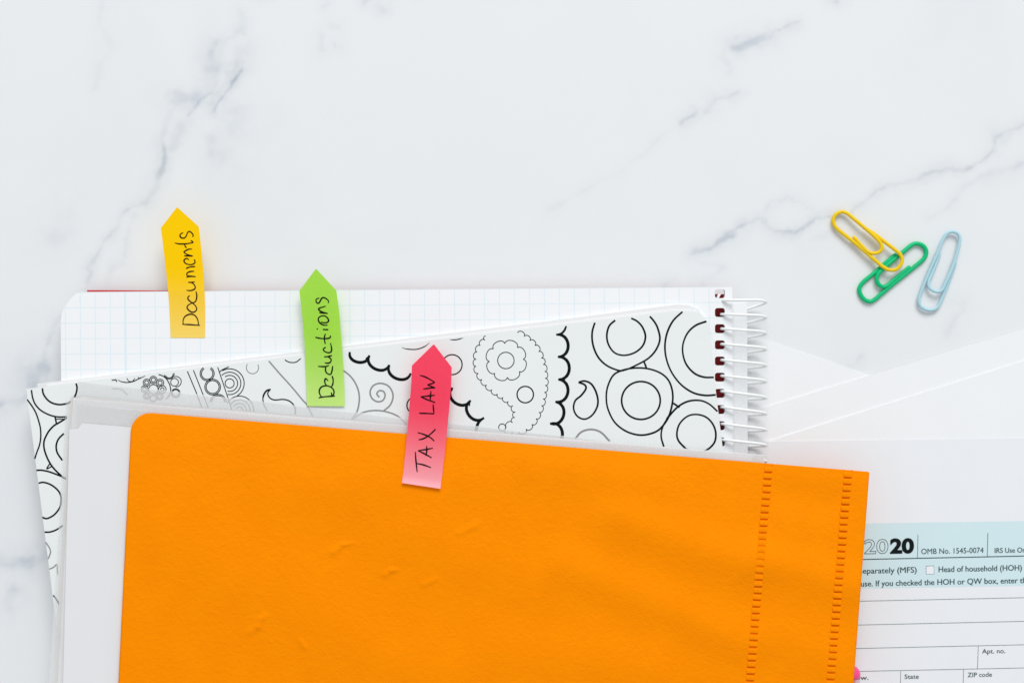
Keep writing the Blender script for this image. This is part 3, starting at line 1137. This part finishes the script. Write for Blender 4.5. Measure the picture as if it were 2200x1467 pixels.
def flag(name, label, col, left, right, tip, zfun, mat_name, strokes, pw, mat_dark, pale):
    """left/right: edge points from the bottom to the shoulder, tip: the arrow point"""
    L = catmull(left, 10)
    Rr = catmull(right, 10)
    rows = []
    n = min(len(L), len(Rr))
    tl = np.linspace(0, len(L) - 1, n)
    for k in range(n):
        a, b = np.array(L[int(round(tl[k]))]), np.array(Rr[int(round(k * (len(Rr) - 1) / (n - 1)))])
        rows.append((a, b))
    a, b = rows[-1]
    tipv = np.array(tip, float)
    for k in range(1, 10):
        f = k / 10
        rows.append((a * (1 - f) + tipv * f, b * (1 - f) + tipv * f))
    f = 0.975
    rows.append((a * (1 - f) + tipv * f, b * (1 - f) + tipv * f))
    nx = 10
    V, F = [], []
    for a, b in rows:
        for i in range(nx + 1):
            p = a + (b - a) * i / nx
            V.append(W(p[0], p[1], zfun(p[0], p[1])))
    for j in range(len(rows) - 1):
        for i in range(nx):
            q0 = j * (nx + 1) + i
            F.append((q0, q0 + 1, q0 + nx + 2, q0 + nx + 1))
    m = Mat(mat_name, col, 0.65, 0.08)
    nz = m.noise(700, 3, 0.6)
    al = m.n('ShaderNodeAttribute', attribute_name='along').outputs['Fac']
    fade = m.n('ShaderNodeMapRange', interpolation_type='SMOOTHSTEP')
    m.l(al, fade.inputs['Value'])
    fade.inputs['From Min'].default_value = -0.05
    fade.inputs['From Max'].default_value = 0.56
    # colour blends to a paler tone towards the bottom end of the flag
    m.color(m.mix(fade.outputs[0], pale, m.mix(nz, col, mat_dark)))
    m.bump(m.noise(2500, 2), 0.00003, 0.5)
    # thin coloured paper lets some light through
    tr = m.n('ShaderNodeBsdfTranslucent')
    tr.inputs['Color'].default_value = (*col, 1)
    mx = m.n('ShaderNodeMixShader')
    mx.inputs[0].default_value = 0.12
    out = [x for x in m.t.nodes if x.type == 'OUTPUT_MATERIAL'][0]
    m.l(m.b.outputs[0], mx.inputs[1])
    m.l(tr.outputs[0], mx.inputs[2])
    m.l(mx.outputs[0], out.inputs['Surface'])
    o = mk(name, V, F, m.m, None, smooth=True, label=label, cat='sticky flag')
    at = o.data.attributes.new('along', 'FLOAT', 'POINT')
    at.data.foreach_set('value', [j / (len(rows) - 1) for j in range(len(rows)) for i in range(nx + 1)])
    o['group'] = 'arrow shaped sticky flags'
    ink = Ink(lambda x, y: zfun(x, y) + 0.00005)
    for s in strokes:
        ink.stroke(s, pw, taper=.25, wob=.12)
    ink.build('handwriting', PENINK.m, o)
    return o


def rise(yb, yt_, z0, h, xb=None, slope=0.0, curl=0.0, p=1.7, belly=0.0):
    def f(x, y):
        yy = y - slope * (x - (xb or x))
        v = (yb - yy) / (yb - yt_)
        z = z0 + h * max(0.0, v - 0.10) ** p
        if belly:
            z += belly * math.sin(min(1, max(0, v)) * math.pi)
        if curl and v < 0.055:
            z += curl * ((0.055 - v) / 0.055) ** 2
        return z
    return f


d1, d2 = Z(370, 480, 12.225), Z(370, 590, 12.225)
doc = [d1(p) for p in (
    [(290, 245), (225, 275), (203, 330), (235, 375), (315, 388), (370, 325), (405, 240), (450, 212), (515, 255), (552, 320), (530, 355)],
    [(65, 515), (180, 538), (320, 540), (470, 520), (545, 500), (520, 470), (485, 450)], [(320, 530), (340, 595), (375, 645)],
    [(520, 675), (430, 680), (340, 725), (310, 755), (360, 800), (460, 840), (540, 860)], [(312, 852), (420, 855), (540, 860)],
    [(440, 960), (395, 925), (345, 930), (308, 985), (345, 1045), (430, 1080), (520, 1080), (590, 1040), (595, 990), (578, 945)],
    [(605, 1132), (500, 1140), (400, 1165), (368, 1195)],
    [(575, 1258), (490, 1262), (410, 1290), (380, 1335), (410, 1375), (500, 1388), (615, 1400)], [(372, 1415), (450, 1395), (540, 1390)])]
doc += [d2(p) for p in (
    [(415, 200), (510, 205), (590, 190)], [(510, 205), (570, 255), (605, 325), (590, 375), (520, 410), (440, 420), (375, 408)],
    [(455, 548), (412, 600), (420, 650), (480, 710), (540, 738), (610, 705), (640, 620), (645, 530), (622, 440)],
    [(530, 745), (440, 785), (388, 855), (430, 930), (510, 985), (590, 975), (640, 920), (630, 850), (580, 785), (530, 745)],
    [(262, 1300), (345, 1308), (480, 1312), (620, 1325), (730, 1330)],
    [(290, 1295), (285, 1200), (330, 1105), (420, 1050), (520, 1040), (600, 1075), (655, 1150), (680, 1230), (688, 1325)])]
flag('sticky_flag', 'yellow arrow flag handwritten Documents on grid paper', (1.0, 0.62, 0.0),
     [(366.5, 725.5), (365, 690), (362.5, 640), (357, 585), (350, 525), (345.5, 490)],
     [(440.5, 726), (441, 690), (440, 640), (437, 585), (432, 530), (427, 487)], (380.5, 445),
     rise(726, 445, ZP + .00012, .0018), 'yellow_note', doc, 2.7, (0.98, 0.59, 0.0), (1.0, 0.72, 0.15))

e1, e2 = Z(660, 625, 12.225), Z(660, 745, 12.225)
ded = [e1(p) for p in (
    [(320, 190), (255, 205), (230, 250), (250, 310), (300, 320), (345, 260), (380, 195), (430, 175), (500, 205), (560, 265), (550, 320)],
    [(490, 400), (400, 425), (300, 468), (340, 525), (420, 560), (540, 590)], [(312, 570), (420, 580), (540, 592)],
    [(360, 815), (430, 835), (510, 830), (560, 790), (540, 720), (480, 665), (400, 652), (320, 685), (290, 745), (320, 825), (400, 885), (480, 900), (535, 892)],
    [(250, 1010), (280, 985)], [(410, 1010), (480, 1015), (555, 1015)],
    [(212, 1215), (320, 1240), (450, 1252), (570, 1240), (612, 1205), (600, 1170)], [(480, 1120), (455, 1200), (455, 1290), (475, 1390)])]
ded += [e2(p) for p in (
    [(490, 10), (440, 40), (425, 85), (480, 130), (560, 155), (625, 130), (642, 60), (630, -20), (612, -100)],
    [(445, 262), (540, 255), (655, 225)], [(550, 258), (615, 310), (630, 360), (590, 415), (520, 430), (460, 412)],
    [(285, 510), (400, 518), (500, 512), (572, 485)], [(495, 515), (478, 590), (500, 670), (560, 715), (620, 715), (655, 610), (668, 500)],
    [(550, 893), (485, 832), (460, 890), (475, 970), (520, 1025)], [(655, 760), (680, 860), (675, 960), (640, 1050)],
    [(370, 1310), (320, 1210), (325, 1120), (385, 1045), (500, 1020), (600, 1045), (680, 1110), (705, 1190), (685, 1260), (650, 1270), (632, 1195)],
    [(300, 1337), (400, 1315), (560, 1300), (730, 1290)])]
flag('sticky_flag', 'green arrow flag handwritten Deductions on the patterned notebook', (0.40, 0.75, 0.08),
     [(659.5, 872), (658.5, 830), (656.5, 780), (653, 720), (648, 665), (643, 625)],
     [(740.5, 872.5), (739.5, 830), (737, 780), (733, 720), (728, 665), (722.5, 624)], (679, 577),
     rise(872, 577, 0.0120, .0022), 'green_note', ded, 3.0, (0.35, 0.70, 0.065), (0.58, 0.85, 0.23))

f1, f2 = Z(870, 790, 12.225), Z(870, 910, 10.48)
tax = [f1(p) for p in (
    [(390, 195), (520, 235), (650, 300), (785, 385)], [(785, 385), (690, 420), (590, 445)], [(590, 445), (690, 490), (795, 525)], [(795, 525), (640, 535), (480, 555)],
    [(415, 760), (600, 740), (785, 718)], [(415, 760), (600, 840), (795, 912)], [(683, 610), (670, 740), (662, 870)],
    [(740, 955), (750, 1080), (762, 1205)], [(765, 1205), (560, 1195), (368, 1190)])]
tax += [f2(p) for p in (
    [(285, 200), (400, 230), (530, 285), (610, 340), (660, 392)], [(690, 120), (610, 200), (500, 290), (400, 340), (305, 360)],
    [(295, 605), (460, 580), (630, 548)], [(295, 605), (450, 680), (600, 765)], [(487, 500), (490, 620), (470, 720)],
    [(235, 630), (245, 800), (275, 1085)], [(255, 890), (420, 925), (585, 985)])]
flag('sticky_flag', 'pink arrow flag handwritten TAX LAW stuck across the orange folder edge', (0.97, 0.075, 0.14),
     [(863.5, 1037), (867, 1010), (873, 950), (879, 880), (883, 830), (885, 785)],
     [(946, 1049.5), (950, 1020), (957, 960), (964, 890), (969, 830), (970.5, 789)], (932, 739),
     rise(1043, 740, float(orange_z(905, 1020)) + .00035, .0020, xb=905, slope=0.15, curl=.0009), 'pink_note', tax, 3.0, (0.95, 0.055, 0.115), (1.0, 0.45, 0.50))

# ------------------------------------------------------------------ paper clips
c6 = Z(1760, 430, 5.6417)


def clip(label, col, path, r, zfun, mat_name):
    p2 = catmull(c6(path), 7)
    m = plain(mat_name, col, 0.38, 0.25, bump=0)
    pts3 = []
    for i, p in enumerate(p2):
        pts3.append(W(p[0], p[1], zfun(p[0], p[1], i / (len(p2) - 1))))
    V, F = tube(pts3, r, 14)
    o = mk('paper_clip', V, F, m.m, None, smooth=True, label=label, cat='paper clip')
    o['group'] = 'coloured paper clips'
    return o


clip('green paper clip lying under the end of the yellow clip', (0.0, 0.50, 0.19),
     [(1102, 806), (1000, 890), (900, 972), (830, 1030), (778, 1050), (722, 1022), (697, 960), (715, 895), (790, 820), (900, 725), (1000, 642), (1085, 570), (1150, 530),
      (1215, 532), (1278, 572), (1298, 640), (1265, 712), (1180, 787), (1050, 892), (900, 1012), (760, 1130), (680, 1198), (620, 1228), (550, 1205), (498, 1135),
      (490, 1060), (540, 987), (640, 905), (730, 828), (820, 748), (935, 655)],
     0.00072, lambda x, y, t: 0.00078 + 0.0007 * math.sin(min(1, t / .45) * math.pi) ** 2, 'green_coated_wire')
clip('yellow paper clip with its end lying over the green clip', (0.84, 0.57, 0.005),
     [(412, 440), (520, 560), (600, 630), (680, 645), (742, 615), (758, 560), (728, 500), (640, 412), (520, 310), (400, 210), (340, 162), (270, 142), (197, 180),
      (170, 250), (200, 328), (300, 415), (420, 508), (560, 628), (680, 732), (770, 806), (850, 845), (930, 840), (990, 780), (1005, 710), (970, 645), (880, 572),
      (760, 480), (660, 405), (535, 330)],
     0.00062, lambda x, y, t: 0.0012 + 0.0016 * max(0.0, min(1.0, (x - 1790) / 150.0)) + 0.0005 * math.sin(min(1, t / .4) * math.pi), 'yellow_coated_wire')
clip('light blue paper clip lying apart from the linked pair', (0.42, 0.65, 0.73),
     [(1463, 640), (1420, 760), (1370, 880), (1328, 980), (1330, 1050), (1378, 1095), (1440, 1110), (1490, 1085), (1522, 1020), (1600, 850), (1660, 680), (1700, 520),
      (1703, 450), (1670, 400), (1610, 382), (1548, 405), (1500, 480), (1435, 640), (1362, 800), (1285, 980), (1225, 1140), (1207, 1210), (1225, 1280), (1290, 1323),
      (1360, 1330), (1430, 1300), (1475, 1220), (1545, 1050), (1605, 890), (1652, 755)],
     0.00056, lambda x, y, t: 0.0009 + 0.0008 * math.sin(min(1, t / .45) * math.pi) ** 2 + 0.0006 * math.sin(t * math.pi), 'blue_coated_wire')
